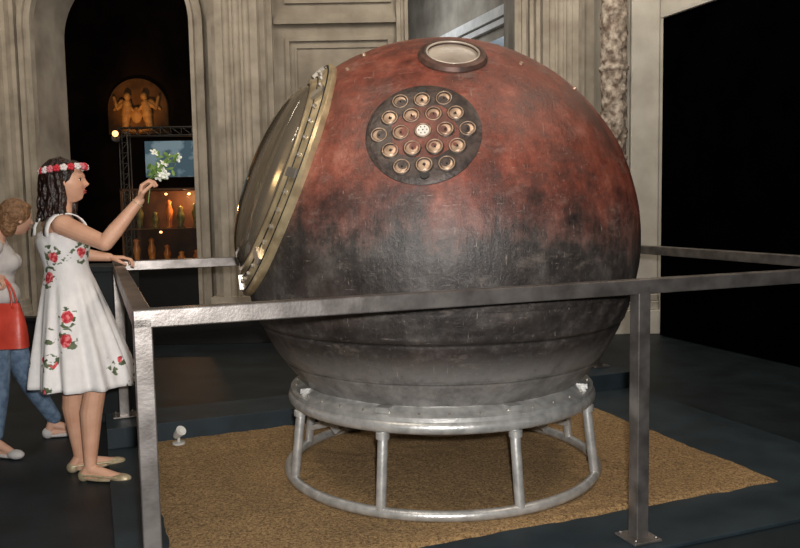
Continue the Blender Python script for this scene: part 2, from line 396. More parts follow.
def archtrim(x0,x1,zs,w,dep):
    r=(x1-x0)/2;cx=(x0+x1)/2;n=40
    path=[(x0,0.0,-1,0)]+[(cx-r*math.cos(math.pi*i/n),zs+r*math.sin(math.pi*i/n),-math.cos(math.pi*i/n),math.sin(math.pi*i/n)) for i in range(n+1)]+[(x1,0.0,1,0)]
    pr=[(0,0),(0,-dep),(w*.3,-dep),(w*.35,-dep*.6),(w*.6,-dep*.6),(w*.65,-dep*.9),(w,-dep*.9),(w,0)]
    v=[];f=[];k=len(pr)
    for x,z,nx_,nz_ in path:
        for a,b in pr: v.append((x+nx_*a,Y+b,z+nz_*a))
    for i in range(len(path)-1):
        for j in range(k-1): f.append((i*k+j,i*k+j+1,(i+1)*k+j+1,(i+1)*k+j))
    mb.add(v,f)
archtrim(-4.42,-2.5,ZS,.16,.12); archtrim(.15,1.44,4.6,.14,.1)
mb.obj('trim_1',M_stone2)
def pil(name,x0,x1,d,steps=3,m=M_stone2,y=Y,flutes=0,ztop=TOP):
    g=MB(); w=(x1-x0)
    pts=[(x0,y)]
    for i in range(steps):
        xx=x0+w*.09*i; pts+=[(xx,y-d*(i+1)/steps)]; pts+=[(xx+w*.07,y-d*(i+1)/steps)] 
    n=flutes
    if n:
        a0=x0+w*.09*steps;a1=x1-w*.09*steps;fw=(a1-a0)/n
        for k in range(n):
            for q in range(7):
                t=math.pi*q/6; pts.append((a0+fw*(k+.5)-fw*.38*math.cos(t),y-d+fw*.33*math.sin(t)))
    for i in reversed(range(steps)):
        xx=x1-w*.09*i; pts+=[(xx-w*.07,y-d*(i+1)/steps)]; pts+=[(xx,y-d*(i+1)/steps)]
    pts.append((x1,y))
    g.prism(pts,.45,ztop)
    g.box((x0-.05,y-d-.06,0),(x1+.05,y,.30)); g.box((x0-.03,y-d-.04,.30),(x1+.03,y,.38)); g.box((x0-.015,y-d-.02,.38),(x1+.015,y,.46))
    return g.obj(name,m)
pil('pilaster',-5.30,-4.62,.30,3,flutes=3)
pil('pilaster.001',-6.4,-5.5,.45,3,flutes=4)
pil('pilaster.002',-2.28,-1.50,.34,3,flutes=3)
pil('pilaster.003',1.62,2.28,.34,3,flutes=3)
mb=MB()
def frame(x0,x1,z0,z1,w=.06,d=.05):
    mb.box((x0,Y-d,z0),(x1,Y,z0+w));mb.box((x0,Y-d,z1-w),(x1,Y,z1));mb.box((x0,Y-d,z0+w),(x0+w,Y,z1-w));mb.box((x1-w,Y-d,z0+w),(x1,Y,z1-w))
frame(-1.35,-.05,.7,3.60,.05,.035); frame(-1.24,-.16,.81,3.49,.025,.02); frame(-1.35,-.05,4.0,5.6,.05,.035)
mb.box((-1.48,Y-.07,3.75),(.0,Y,3.81)); mb.box((-1.48,Y-.04,3.81),(.0,Y,3.87))
mb.box((-1.48,Y-.06,0),(.0,Y,.35))
mb.obj('trim_2',M_stone)
M_pale=mat('pale_plaster',(.60,.57,.50),(.47,.44,.38),.85,scale=3,bump=.15,bscale=25,spec=.2)
mb=MB(); mb.box((2.42,9.3,0),(3.6,10.0,TOP)); mb.box((2.66,9.22,.46),(2.98,9.3,TOP))
mb.box((2.38,9.16,0),(3.00,9.3,.28)); mb.box((2.40,9.19,.28),(2.99,9.3,.38)); mb.box((2.62,9.2,.38),(2.985,9.3,.46))
mb.obj('stone_pier',M_pale,bevel=.01)
vs=[];fs=[];nz_,ns=420,40
for i in range(nz_+1):
    z=.46+(TOP-.46)*i/nz_
    for k in range(ns):
        t=2*math.pi*k/ns
        q=V((math.cos(t)*2.2,math.sin(t)*2.2,z*7)); n1=noise.noise(q*1.3)+.5*noise.noise(q*3)
        r_=.14+.03*n1+(.02 if (z%1.0)<.06 else 0)
        vs.append((2.46+r_*math.cos(t),9.22+r_*math.sin(t),z))
for i in range(nz_):
    for k in range(ns):
        a=i*ns+k;b=i*ns+(k+1)%ns; fs.append((a,b,b+ns,a+ns))
link('carved_column',vs,fs,M_carve,smooth=True)
mb=MB()
dv=V((-.342,.94,0)); s0=V((1.75,10.95,0))
mb.beam(s0+V((0,0,3.5)),s0+dv*6+V((0,0,3.5)),.12,7)
mb.obj('wall_corridor',M_stone)
nrm=V((-.94,-.342,0))
mb=MB(); mb.beam(s0+nrm*.10+V((0,0,4.18)),s0+dv*6+nrm*.10+V((0,0,4.18)),.14,.14); mb.beam(s0+nrm*.09+V((0,0,4.05)),s0+dv*6+nrm*.09+V((0,0,4.05)),.08,.08)
mb.obj('trim_3',mat('white_cornice',(.75,.73,.68),None,.7))
mb=MB(); 
mb.beam(s0+dv*.2+nrm*.07+V((0,0,3.2)),s0+dv*3+nrm*.07+V((0,0,3.2)),.04,1.3)
mb.obj('window_1',mat('window_pane',(.25,.30,.34),(.16,.2,.23),.3,scale=2,emis=(.35,.42,.48),es=.25))
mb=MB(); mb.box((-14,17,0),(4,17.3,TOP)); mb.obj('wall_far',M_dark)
mb=MB(); mb.box((-14,-4,0),(-13.8,17,TOP)); mb.obj('wall_left',M_stone)
rd=V((.342,-.94,0)); r0=V((2.985,9.05,0)); rn=V((-.94,-.342,0))
mb=MB(); mb.beam(r0+V((0,0,3.5))-rn*.14-rd*.25,r0+rd*13+V((0,0,3.5))-rn*.14,.15,7); mb.obj('wall_right',M_pale)
mb=MB(); zt2=3.55
mb.beam(r0+V((0,0,zt2/2)),r0+rd*12+V((0,0,zt2/2)),.06,zt2-.02)
mb.obj('projection_screen',M_black)
mb=MB(); mb.beam(r0+rn*.02+V((0,0,zt2+.01)),r0+rd*12+rn*.02+V((0,0,zt2+.01)),.1,.04); mb.obj('trim_4',mat('screen_edge',(.6,.57,.5),None,.6))
# relief in the back hall
rel=empty('wall_relief',(-5.40,16.9,3.60)); M_rel=mat('gilded_relief',(.60,.33,.10),(.35,.17,.05),.6,scale=9,bump=.3,bscale=20)
g=MB(); n=24
pts=[(-.62,-.5),(.62,-.5)]+[(.62*math.cos(math.pi*i/n),.02+.62*math.sin(math.pi*i/n)) for i in range(n+1)]
g.add([(x,.0,z) for x,z in pts]+[(x,.08,z) for x,z in pts],[tuple(range(len(pts)))]+[(i,(i+1)%len(pts),len(pts)+(i+1)%len(pts),len(pts)+i) for i in range(len(pts))])
g.obj('niche_panel',mat('niche_ochre',(.20,.09,.025),(.09,.04,.012),.8,scale=3),rel)
g=MB()
for sgn in(-1,1):
    x=.20*sgn
    g.capsule((x*1.3,-.06,-.40),.06,(x*1.05,-.07,-.12),.10); g.capsule((x*1.05,-.07,-.1),.11,(x*.95,-.08,.12),.09); g.ell((x*.85,-.11,.26),(.07,.07,.085))
    g.capsule((x*.9,-.10,.10),.045,(x*.30,-.12,-.02),.035); g.capsule((x*1.3,-.08,.12),.05,(x*2.0,-.07,.02),.04); g.capsule((x*2.0,-.07,.02),.04,(x*2.3,-.07,.25),.03)
    g.capsule((x*1.5,-.05,.16),.06,(x*2.4,-.03,.0),.025)
    g.capsule((x*1.3,-.07,-.38),.06,(x*.3,-.08,-.44),.04)
g.ell((0,-.08,-.12),(.12,.06,.17))
g.obj('relief_figures',M_rel,rel,smooth=True)
# exhibition booth in arch
bo=empty('exhibition_booth',(-3.5,12,.06)); g=MB()
def truss(g,p,q):
    p=V(p);q=V(q);d=(q-p);L_=d.length;d.normalize(); a=V((0,1,0)); b=d.cross(a).normalized()
    o=[(a*.06+b*.06),(a*.06-b*.06),(-a*.06+b*.06),(-a*.06-b*.06)]
    for x in o: g.capsule(p+x,.012,q+x,.012,8,2)
    n=int(L_/.15)
    for i in range(n):
        g.capsule(p+d*L_*i/n+o[2],.007,p+d*L_*(i+1)/n+o[3],.007,6,2); g.capsule(p+d*L_*i/n+o[3],.007,p+d*L_*i/n+o[2],.007,6,2)
truss(g,(-.55,0,0),(-.55,0,2.62)); truss(g,(1.3,0,0),(1.3,0,2.62)); truss(g,(-.62,0,2.62),(1.4,0,2.62))
g.obj('truss_frame',mat('truss_metal',(.10,.09,.08),None,.4,metal=.6),bo,smooth=True)
g=MB(); g.box((-.25,-.02,1.95),(1.0,.03,2.48)); g.obj('monitor',mat('monitor_picture',(.30,.42,.50),(.01,.02,.03),.4,scale=3.5,emis=(.07,.12,.15),es=.6,lo=.48,hi=.56),bo)
g=MB(); g.box((-.7,-.25,-.06),(1.4,.5,.62)); g.obj('counter',M_blackm,bo)
g=MB(); g.box((-.55,-.22,.62),(1.25,-.21,1.75)); g.box((-.55,-.22,1.75),(1.25,.4,1.76))
mg,ntg,bg=new_mat('case_glass'); t_=ntg.nodes.new('ShaderNodeBsdfTransparent'); gg=ntg.nodes.new('ShaderNodeBsdfGlossy'); gg.inputs['Roughness'].default_value=.05; mm=ntg.nodes.new('ShaderNodeMixShader'); mm.inputs[0].default_value=.08
ntg.links.new(t_.outputs[0],mm.inputs[1]);ntg.links.new(gg.outputs[0],mm.inputs[2]);ntg.links.new(mm.outputs[0],ntg.nodes['Material Output'].inputs['Surface'])
g.obj('case_glass',mg,bo)
g=MB(); 
for x in(-.56,1.26): g.box((x-.015,-.235,.62),(x+.015,-.205,1.78))
g.box((-.57,-.235,1.75),(1.27,-.205,1.78)); g.box((-.57,-.235,1.18),(1.27,-.205,1.195)); g.box((-.55,.38,.62),(1.25,.42,1.75)); g.box((-.55,-.2,1.18),(1.25,.38,1.19))
g.obj('case_frame',mat('case_metal',(.16,.07,.03),(.05,.025,.012),.5,scale=3),bo)
g=MB();g2=MB();g3=MB(); random.seed(8)
for shelf in (.62,1.19):
    for i in range(8):
        x=-.42+i*.22+random.uniform(-.03,.03); h=.22+.22*random.random(); y=random.uniform(-.05,.15)
        tgt=(g,g2)[random.random()<.3]
        tgt.lathe([(0,0),(.07,0),(.03,.04),(.04+.03*random.random(),h*.4),(.06,h*.6),(.03,h*.8),(.045,h*.92),(0,h)],(x,y,shelf),(0,0,1),16)
for x,z in((-.35,1.70),(.0,1.70),(.35,1.70),(.7,1.70),(1.05,1.70),(-.1,1.13),(.5,1.13)):
    g3.ell((x,.1,z),(.022,.022,.018))
g.obj('amber_vases',mat('amber_glaze',(.80,.30,.06),(.40,.09,.02),.3,scale=8),bo,smooth=True)
g2.obj('dark_vases',mat('olive_glaze',(.25,.22,.06),(.06,.06,.02),.3,scale=8),bo,smooth=True)
g3.obj('case_bulbs',mat('bulb_glow',(1,.7,.3),None,.3,emis=(1,.50,.16),es=4),bo,smooth=True)
g=MB(); g.lathe([(0,0),(.05,0),(.07,.12),(.05,.12),(0,.10)],(-.62,-.1,2.5),(.1,-1,.2),20); g.obj('spot_housing',M_blackm,bo,smooth=True)
g=MB(); g.ell((-.60,-.24,2.58),(.045,.03,.045)); g.obj('spot_lens',mat('lamp_lens',(1,.7,.3),None,.3,emis=(1,.50,.16),es=3),bo,smooth=True)
g=MB(); g.box((-2.32,5.75,0),(-1.98,6.05,1.10)); g.box((-2.35,5.72,1.10),(-1.95,6.08,1.14)); g.box((-2.35,5.72,0),(-1.95,6.08,.06)); g.obj('display_pedestal',mat('pedestal_black',(.014,.019,.022),None,.5),bevel=.005)
g=MB(); g.box((-6.3,9.0,0),(-1.3,9.12,.30)); g.box((-6.32,8.98,.30),(-1.28,9.14,.34))
g.obj('low_barrier',M_blackm,bevel=.005)
# ---------------------------------------------------------------- people
M_skin=mat('skin',(.74,.43,.29),(.64,.34,.22),.48,scale=9,bump=.08,bscale=50)
M_skin2=mat('skin_light',(.72,.43,.31),(.64,.36,.25),.5,scale=12)
M_hair=mat('hair_dark',(.030,.013,.009),(.007,.003,.002),.35,scale=30,bump=.6,bscale=50)
M_blond=mat('hair_blond',(.33,.18,.085),(.17,.085,.04),.45,scale=40,bump=1,bscale=60)
M_white=mat('white_cloth',(.62,.60,.59),(.52,.50,.49),.8,scale=8,bump=.15,bscale=12)
M_jean=mat('denim',(.16,.24,.35),(.08,.13,.21),.85,scale=25,bump=.2,bscale=80)
M_gold=mat('gold_leather',(.66,.56,.38),(.46,.37,.22),.4,metal=.35,scale=40)
M_red=mat('red_leather',(.68,.075,.045),(.52,.05,.03),.4,scale=10,bump=.1,bscale=30)
M_lip=mat('lips',(.50,.09,.08),None,.4); M_eyew=mat('eye_white',(.8,.78,.75),None,.3); M_iris=mat('eye_iris',(.03,.015,.01),None,.2)
m,nt,b=new_mat('floral_dress'); M_dress=m; N=nt.nodes;L=nt.links
tc=node('ShaderNodeTexCoord')
warp=node('ShaderNodeTexNoise'); warp.inputs['Scale'].default_value=24; warp.inputs['Detail'].default_value=1.5; L.new(tc.outputs['Object'],warp.inputs['Vector'])
va=node('ShaderNodeMixRGB',blend_type='ADD'); va.inputs[0].default_value=.035; L.new(tc.outputs['Object'],va.inputs[1]);L.new(warp.outputs['Color'],va.inputs[2])
def cells(scale,off,keep):
    v=node('ShaderNodeTexVoronoi'); v.inputs['Scale'].default_value=scale; v.inputs['Randomness'].default_value=.75; L.new(mapping((1,1,1),(0,0,0),off,va.outputs[0]),v.inputs['Vector'])
    sp=node('ShaderNodeSeparateColor'); L.new(v.outputs['Color'],sp.inputs[0])
    return v.outputs['Distance'],math_('GREATER_THAN',sp.outputs[0],1-keep)
col=ramp(warp.outputs['Fac'],[(.3,(.80,.78,.77)),(.7,(.87,.85,.84))])
d1,k1=cells(7.0,(.15,.4,.22),.66)
leafn=nz(22,2,.5,mapping((1,1,1.6),(.3,.2,.5)))
lf=math_('MULTIPLY',math_('MULTIPLY',ramp(d1,[(.42,(1,1,1)),(.46,(0,0,0))]),k1),ramp(leafn,[(.52,(0,0,0)),(.55,(1,1,1))]))
col=mix(lf,col,ramp(warp.outputs['Fac'],[(.35,(.05,.08,.035)),(.65,(.16,.20,.11))]))
rose=ramp(nz(55,2,.5),[(.35,(.40,.015,.03)),(.5,(.64,.04,.06)),(.62,(.84,.26,.26))])
col=mix(math_('MULTIPLY',ramp(d1,[(.21,(1,1,1)),(.24,(0,0,0))]),k1),col,rose)
d2,k2=cells(14,(.7,.3,.9),.10); col=mix(math_('MULTIPLY',ramp(d2,[(.24,(1,1,1)),(.27,(0,0,0))]),k2),col,rose)
L.new(col,b.inputs['Base Color']); b.inputs['Roughness'].default_value=.8
wb=nz(9,3,.5,mapping((1.5,1.5,.5))); bpd=node('ShaderNodeBump'); bpd.inputs['Strength'].default_value=.35; bpd.inputs['Distance'].default_value=.03; L.new(wb,bpd.inputs['Height']); L.new(bpd.outputs['Normal'],b.inputs['Normal'])

def hand(mb,wr,d,n,s,curl=(.5,.7,.6),thumbcurl=.5,sc=1.0):
    d=V(d).normalized();n=V(n);n=(n-d*n.dot(d)).normalized();s=V(s);s=(s-d*s.dot(d)-n*s.dot(n)).normalized(); wr=V(wr)
    for i in range(4):
        o=s*(.031-.0205*i)*sc
        mb.capsule(wr+o*.55+d*.010*sc,.013*sc,wr+o+d*.080*sc,.0105*sc,12,4)
        Ls=[(.040,.025,.020),(.044,.028,.022),(.041,.026,.021),(.032,.020,.018)][i]
        p=wr+o+d*(.084-.004*abs(i-1))*sc; a=0; rr=.0092*sc
        for j,l in enumerate(Ls):
            a+=curl[j]; q=p+(d*math.cos(a)+n*math.sin(a))*l*sc+s*(.0015*(1.5-i))
            mb.capsule(p,rr,q,rr*.9,12,4); p=q; rr*=.9
    p=wr+d*.022*sc+s*.022*sc+n*.006; q=p+(d*.62+s*.65+n*.25)*.042*sc
    mb.capsule(p,.015*sc,q,.0115*sc,12,4)
    r_=q+(d*.85+s*(.4-thumbcurl*.6)+n*thumbcurl)*.032*sc; mb.capsule(q,.011*sc,r_,.010*sc,12,4)
    t_=r_+(d*.8+s*(.1-thumbcurl*.7)+n*thumbcurl)*.026*sc; mb.capsule(r_,.010*sc,t_,.008*sc,12,4)

def head(name,c,yaw,pitch,roll,skin,hair,parent,sc=1.0):
    rot=(Matrix.Rotation(yaw,3,'Z')@Matrix.Rotation(pitch,3,'Y')@Matrix.Rotation(roll,3,'X'))
    c=V(c); vs=[];fs=[];rg,sg=80,110
    def G(a,b): return math.exp(-(a/b)**2)
    for i in range(rg+1):
        t=math.pi*i/rg
        for k in range(sg):
            p=2*math.pi*k/sg
            x,y,z=math.sin(t)*math.cos(p),math.sin(t)*math.sin(p),math.cos(t)
            P=V((x*.092,y*.074,z*.112))
            if z<-.1:
                P.y*=1-.32*min(1,(-z-.1)/.9)**1.3
                if x<0: P.x*=1-.35*min(1,(-z-.1)/.6)
            if x>0:
                P.x+=.019*G(y,.12)*G(z+.20,.11)+.009*G(y,.10)*G(z+.04,.16)
                P.x-=.009*(G(y-.36,.20)+G(y+.36,.20))*G(z-.04,.13)
                P.x+=.004*G(z-.26,.12)*x
                P.x+=.006*G(y,.22)*G(z+.50,.06)+.006*G(y,.20)*G(z+.62,.06)
                P.x+=.017*G(y,.28)*G(z+.86,.18)
                P.x+=.004*(G(y-.5,.2)+G(y+.5,.2))*G(z+.25,.2)
            vs.append(c+rot@(P*sc))
    for i in range(rg):
        for k in range(sg):
            a=i*sg+k;b=i*sg+(k+1)%sg; fs.append((a,a+sg,b+sg,b))
    link(name+'_head',vs,fs,skin,smooth=True,parent=parent)
    def T(p): return c+rot@(V(p)*sc)
    g=MB();g2=MB();g3=MB();g4=MB();g5=MB()
    for sg_ in(-1,1):
        g.ell(T((.068,.029*sg_,.006)),(.012*sc,.0135*sc,.0095*sc),rot)
        g2.ell(T((.0785,.030*sg_,.006)),(.004*sc,.006*sc,.006*sc),rot)
        g3.tube([T((.080,.014*sg_,.027)),T((.081,.028*sg_,.031)),T((.070,.045*sg_,.026))],[.0018,.0026,.0014])
        g3.tube([T((.080,.017*sg_,.011)),T((.081,.030*sg_,.015)),T((.070,.043*sg_,.009))],[.0012,.002,.0012])
        g5.ell(T((-.005,.076*sg_,-.005)),(.018*sc,.006*sc,.030*sc),rot)
        g5.ell(T((-.002,.078*sg_,-.026)),(.009*sc,.006*sc,.011*sc),rot)
    g4.ell(T((.086,0,-.054)),(.008*sc,.019*sc,.0045*sc),rot); g4.ell(T((.084,0,-.064)),(.008*sc,.016*sc,.005*sc),rot)
    g.obj(name+'_eyes',M_eyew,parent,smooth=True);g2.obj(name+'_irises',M_iris,parent,smooth=True);g3.obj(name+'_brows',hair,parent,smooth=True)
    g4.obj(name+'_lips',M_lip,parent,smooth=True);g5.obj(name+'_ears',skin,parent,smooth=True)
    return T,rot

# ======== woman in floral dress
S1=1.05; W1=V((-1.86,4.566,0))
w1=empty('woman',W1); w1.scale=(S1,)*3; B=V((-1.80,4.42,0))
th=math.radians(42); F=V((math.cos(th),math.sin(th),0)); Lf=V((-math.sin(th),math.cos(th),0))
RR=Matrix((( F.x,Lf.x,0),(F.y,Lf.y,0),(0,0,1)))
def loc(x): return V(x)-B
g=MB()
ctr=V((-1.875,4.43,0)); pel=V((-1.81,4.42,0))
def at(c,z,f=0,l=0): return loc((c.x,c.y,z))+F*f+Lf*l
g.ell(at(pel,.97),(.100,.125,.13),RR); g.ell(at((pel+ctr)/2,1.14),(.085,.110,.14),RR)
g.ell(at(ctr,1.29),(.098,.148,.15),RR); g.ell(at(ctr,1.395),(.072,.158,.06),RR)
for s in(-1,1): g.ell(at(ctr,1.28,.070,.06*s),(.050,.050,.050),RR)
g.capsule(at(ctr,1.40),.060,loc((-1.845,4.425,1.54)),.050)
shR=loc((-1.80,4.30,1.395)); elR=loc((-1.555,4.22,1.300)); wrR=loc((-1.375,4.25,1.52))
g.capsule(at(ctr,1.40,0,-.05),.060,shR,.055); g.capsule(shR,.055,elR,.041); g.capsule(elR,.041,elR.lerp(wrR,.3),.041); g.capsule(elR.lerp(wrR,.3),.041,wrR,.025)
shL=loc((-1.98,4.57,1.40)); elL=loc((-1.88,4.78,1.21)); wrL=loc((-1.745,4.80,1.192))
g.capsule(at(ctr,1.40,0,.05),.055,shL,.050); g.capsule(shL,.050,elL,.038); g.capsule(elL,.038,wrL,.024)
hd=V((.25,-.02,.97)); hand(g,wrR,hd,V((.95,.15,-.25)),V((-.25,-.9,.2)),(.75,.95,.7),.6,.98)
hand(g,wrL,V((.93,.30,-.05)),V((0,0,-1)),V((.3,-.9,0)),(.25,.75,.6),.4,.95)
hips=[at(pel,.90,0,-.07),at(pel,.90,0,.07)]
kn=[loc((-1.70,4.36,.50)),loc((-1.86,4.47,.50))]; an=[loc((-1.735,4.33,.085)),loc((-1.86,4.50,.085))]; toe=[loc((-1.575,4.30,.028)),loc((-1.71,4.58,.028))]
for h,k,a,t in zip(hips,kn,an,toe):
    g.capsule(h,.080,k,.058); g.capsule(k,.058,k.lerp(a,.30)+V((-.014,0,0)),.060); g.capsule(k.lerp(a,.30)+V((-.014,0,0)),.060,a,.032)
    dr=(t-a);dr.z=0;dr.normalize(); heel=a-dr*.035; heel.z=.034
    g.capsule(a,.031,heel,.030); g.capsule(a+V((0,0,-.02)),.030,t,.022); g.capsule(heel,.03,t,.024)
g.obj('body',M_skin,w1,remesh=.0032,sm=3)
g=MB()
for a,t in zip(an,toe):
    dr=(t-a);dr.z=0;dr.normalize(); sd=V((-dr.y,dr.x,0)); rt=Matrix(((dr.x,sd.x,0),(dr.y,sd.y,0),(0,0,1)))
    tt=t.copy(); tt.z=.024
    g.ell(tt+dr*.012,(.064,.037,.024),rt); hl=a-dr*.04; hl.z=.028; g.ell(hl,(.034,.034,.034),rt)
    mdp=(tt+hl)/2; mdp.z=.014; g.ell(mdp,(.11,.034,.014),rt)
    for s in(-1,1): g.capsule(hl+sd*.027*s+V((0,0,.01)),.007,tt+sd*.03*s+V((0,0,.008)),.007)
g.obj('flat_shoes',M_gold,w1,remesh=.003,sm=2)
def ring_pts(c,z,rx,ry,n,pl=0,ph=0,nf=11,tilt=0):
    out=[]
    for k in range(n):
        t=2*math.pi*k/n; q=1+pl*math.sin(nf*t+ph)+pl*.5*math.sin((nf*2-3)*t+1.3+ph)
        out.append(c+RR@V((rx*math.cos(t)*q,ry*math.sin(t)*q,0))+V((0,0,z+tilt*math.cos(t))))
    return out
n=180; vs=[];fs=[]
skc=V((-1.768,4.42,0)); wc=(pel+ctr)/2
prof=[]
for i in range(29):
    t=i/28; z=.525+(1.14-.525)*t
    rad=.268-(.268-.116)*(t**1.15); ry=.268-(.268-.142)*(t**1.15)
    c=skc.lerp(wc,t)
    prof.append((c,z,rad,ry,.085*(1-t)**.8,0))
for z,rx,ry,f in ((1.17,.112,.138,.0),(1.20,.115,.142,.0),(1.24,.124,.152,.006),(1.28,.134,.164,.010),(1.315,.130,.168,.010),(1.345,.118,.166,.006),(1.368,.106,.160,.0)):
    c=wc.lerp(ctr,min(1,(z-1.14)/.17))+F*f; prof.append((c,z,rx,ry,0,.015 if z>1.33 else 0))
for c,z,rx,ry,pl,ti in prof: vs+=ring_pts(loc((c.x,c.y,0)),z,rx,ry,n,pl,.6,11,ti)
for i in range(len(prof)-1):
    for k in range(n): fs.append((i*n+k,i*n+(k+1)%n,(i+1)*n+(k+1)%n,(i+1)*n+k))
o=link('floral_dress',vs,fs,M_dress,smooth=True,parent=w1); sd=o.modifiers.new('s','SOLIDIFY'); sd.thickness=.004
g=MB()
for s in(-1,1):
    pts=[]
    for i in range(13):
        t=math.pi*i/12
        pts.append(at(ctr,1.345+.122*math.sin(t)**.8,.108*math.cos(t),(.100-.012*math.sin(t))*s))
    wv=Lf*.034; v=[];f=[]
    for p in pts: v+=[p-wv+V((0,0,-.002 if s>0 else -.012)),p+wv+V((0,0,-.012 if s>0 else -.002))]
    f=[(2*i,2*i+1,2*i+3,2*i+2) for i in range(len(pts)-1)]; g.add(v,f)
o=g.obj('dress_straps',M_dress,w1,smooth=True); sd=o.modifiers.new('s','SOLIDIFY'); sd.thickness=.006; sd.offset=0
T,rot=head('face',loc((-1.815,4.42,1.625)),math.radians(4),math.radians(-4),0,M_skin,M_hair,w1,1.0)
g=MB(); 
g.ell(T((-.020,0,.030)),(.096,.087,.100),rot)
random.seed(9)
for i in range(90):
    a0=-2.0+4.0*i/89+random.uniform(-.05,.05); ca,sa=math.cos(a0),math.sin(a0); lay=random.uniform(.90,1.14)
    ph=random.uniform(0,6); L_=random.uniform(.17,.225); pts=[];rr=[]
    for j in range(10):
        t=j/9
        if t<.35:
            q=t/.35*math.pi/2; ex=math.sin(q); z=.030+.098*math.cos(q)
        else:
            ex=1; z=.030-L_*(t-.35)/.65
        sw=1-.06*max(0,t-.55)
        x=-.024-.096*ca*ex*lay*sw-.060*max(0,t-.3)*(ca>0)*ca; y=.086*sa*ex*lay*sw
        if ca<0: x=min(x,-.024+.050*abs(ca)*ex)
        wv_=.009*math.sin(t*11+ph)*t; pts.append(T((x+wv_,y+wv_*.6,z))); rr.append(.0135*(1-.40*t))
    g.tube(pts,rr,8)
g.ell(T((-.085,0,-.045)),(.058,.072,.095),rot); g.ell(T((.022,0,.085)),(.06,.062,.032),rot)
g.obj('hair',M_hair,w1,remesh=.0035,sm=1)
fr=[MB(),MB(),MB()]
random.seed(2)
for k in range(20):
    t=2*math.pi*k/20
    c=V((-.012+.110*math.cos(t),.102*math.sin(t),.070+.006*math.cos(t))); dirn=V((math.cos(t),math.sin(t),.35)).normalized()
    m_=fr[(0,1,0,1,2)[k%5]]
    a=dirn.orthogonal().normalized(); b=dirn.cross(a)
    for j in range(5):
        q=2*math.pi*j/5; pc=T(c+dirn*.006+(a*math.cos(q)+b*math.sin(q))*.012); m_.ell(pc,(.011,.011,.009),None,8,6)
    m_.ell(T(c+dirn*.013),(.008,.008,.008),None,8,6)
for m_,mm,nm in zip(fr,(mat('petal_red',(.66,.03,.05),None,.6),mat('petal_white',(.85,.80,.78),None,.6),mat('petal_pink',(.78,.22,.26),None,.6)),('crown_red','crown_white','crown_pink')): m_.obj(nm,mm,w1,smooth=True)
g=MB(); g.tube([T((-.012+.106*math.cos(2*math.pi*k/40),.098*math.sin(2*math.pi*k/40),.068+.006*math.cos(2*math.pi*k/40))) for k in range(41)],.004,6)
g.obj('crown_band',mat('leaf_green',(.06,.12,.03),None,.6),w1,smooth=True)
g=MB(); g.torus(wrR+V((-.012,0,-.015)),(wrR-elR),.029,.003,32,8); g.obj('bracelet',M_gold,w1,smooth=True)
# flower sprig
sp=empty('flower_sprig',W1+(wrR+V((.055,-.005,.075)))*S1); sp.scale=(S1,)*3; M_leaf=mat('sprig_leaf',(.20,.32,.08),(.08,.16,.04),.5); M_pet=mat('sprig_petal',(.88,.89,.80),None,.6)
g=MB();pe=MB();st_=MB(); random.seed(5)
stem=[V((-.01,0,-.09)),V((0,0,-.03)),V((.005,0,.03)),V((.03,0,.08)),V((.07,.0,.12))]
st_.tube(stem,.0028,8)
for i in range(20):
    base=stem[2].lerp(stem[4],random.random())
    tip=base+V((random.uniform(-.045,.085),random.uniform(-.05,.05),random.uniform(-.02,.06))); st_.tube([base,tip],.0014,6)
    if i%2==0:
        a=V((random.uniform(-1,1),random.uniform(-1,.1),random.uniform(-.3,1))).normalized(); x=a.orthogonal().normalized(); y=a.cross(x)
        for j in range(5):
            q=2*math.pi*j/5; r_=Matrix((x*math.cos(q)+y*math.sin(q),-x*math.sin(q)+y*math.cos(q),a)).transposed()
            pe.ell(tip+(x*math.cos(q)+y*math.sin(q))*.014,(.014,.009,.003),r_,8,6)
        g.ell(tip+a*.003,(.004,.004,.004),None,8,6)
    for j in range(2):
        p=base.lerp(tip,random.random()); a=V((random.uniform(-1,1),random.uniform(-.6,.6),random.uniform(-.6,1))).normalized(); x=a.orthogonal().normalized(); y=a.cross(x)
        r_=Matrix((a,x,y)).transposed(); g.ell(p+a*.018,(.021,.010,.0015),r_,8,6)
st_.obj('stem',M_leaf,sp,smooth=True);g.obj('leaves',M_leaf,sp,smooth=True);pe.obj('blossoms',M_pet,sp,smooth=True)

# ======== second woman behind
S2=1.033
B=V((-2.36,4.95,0)); W2=V((-2.36*S2-.16,4.95*S2,0)); w2=empty('woman.001',W2); w2.scale=(S2,)*3; th=math.radians(20); F=V((math.cos(th),math.sin(th),0)); Lf=V((-math.sin(th),math.cos(th),0))
RR=Matrix((( F.x,Lf.x,0),(F.y,Lf.y,0),(0,0,1)))
pel=V((-2.36,4.95,0)); ctr=V((-2.35,4.96,0))
g=MB()
g.capsule(at(ctr,1.27),.058,at(ctr,1.42,.02),.050)
g.ell(at(ctr,1.27),(.068,.145,.055),RR)
shR=loc((-2.29,4.81,1.285)); elR=loc((-2.39,4.66,1.15)); wrR=loc((-2.22,4.60,1.13))
shL=at(ctr,1.28,0,.16); elL=at(ctr,1.03,.02,.22); wrL=at(ctr,.84,.02,.24)
for s,e,w in((shR,elR,wrR),(shL,elL,wrL)):
    g.capsule(s,.050,e,.040); g.capsule(e,.040,w,.025)
hand(g,wrR,V((.95,.1,-.2)),V((0,0.2,-1)),V((.1,-.9,.1)),(.9,1.0,.8),.7,.92)
hand(g,wrL,V((.1,.0,-1)),V((0,-1,0)),V((1,0,0)),(.25,.35,.3),.3,.92)
kn=[loc((-2.33,4.86,.47)),loc((-2.26,5.05,.47))]; an=[loc((-2.34,4.80,.085)),loc((-2.15,5.19,.085))]; toe=[loc((-2.20,4.74,.03)),loc((-2.00,5.24,.03))]
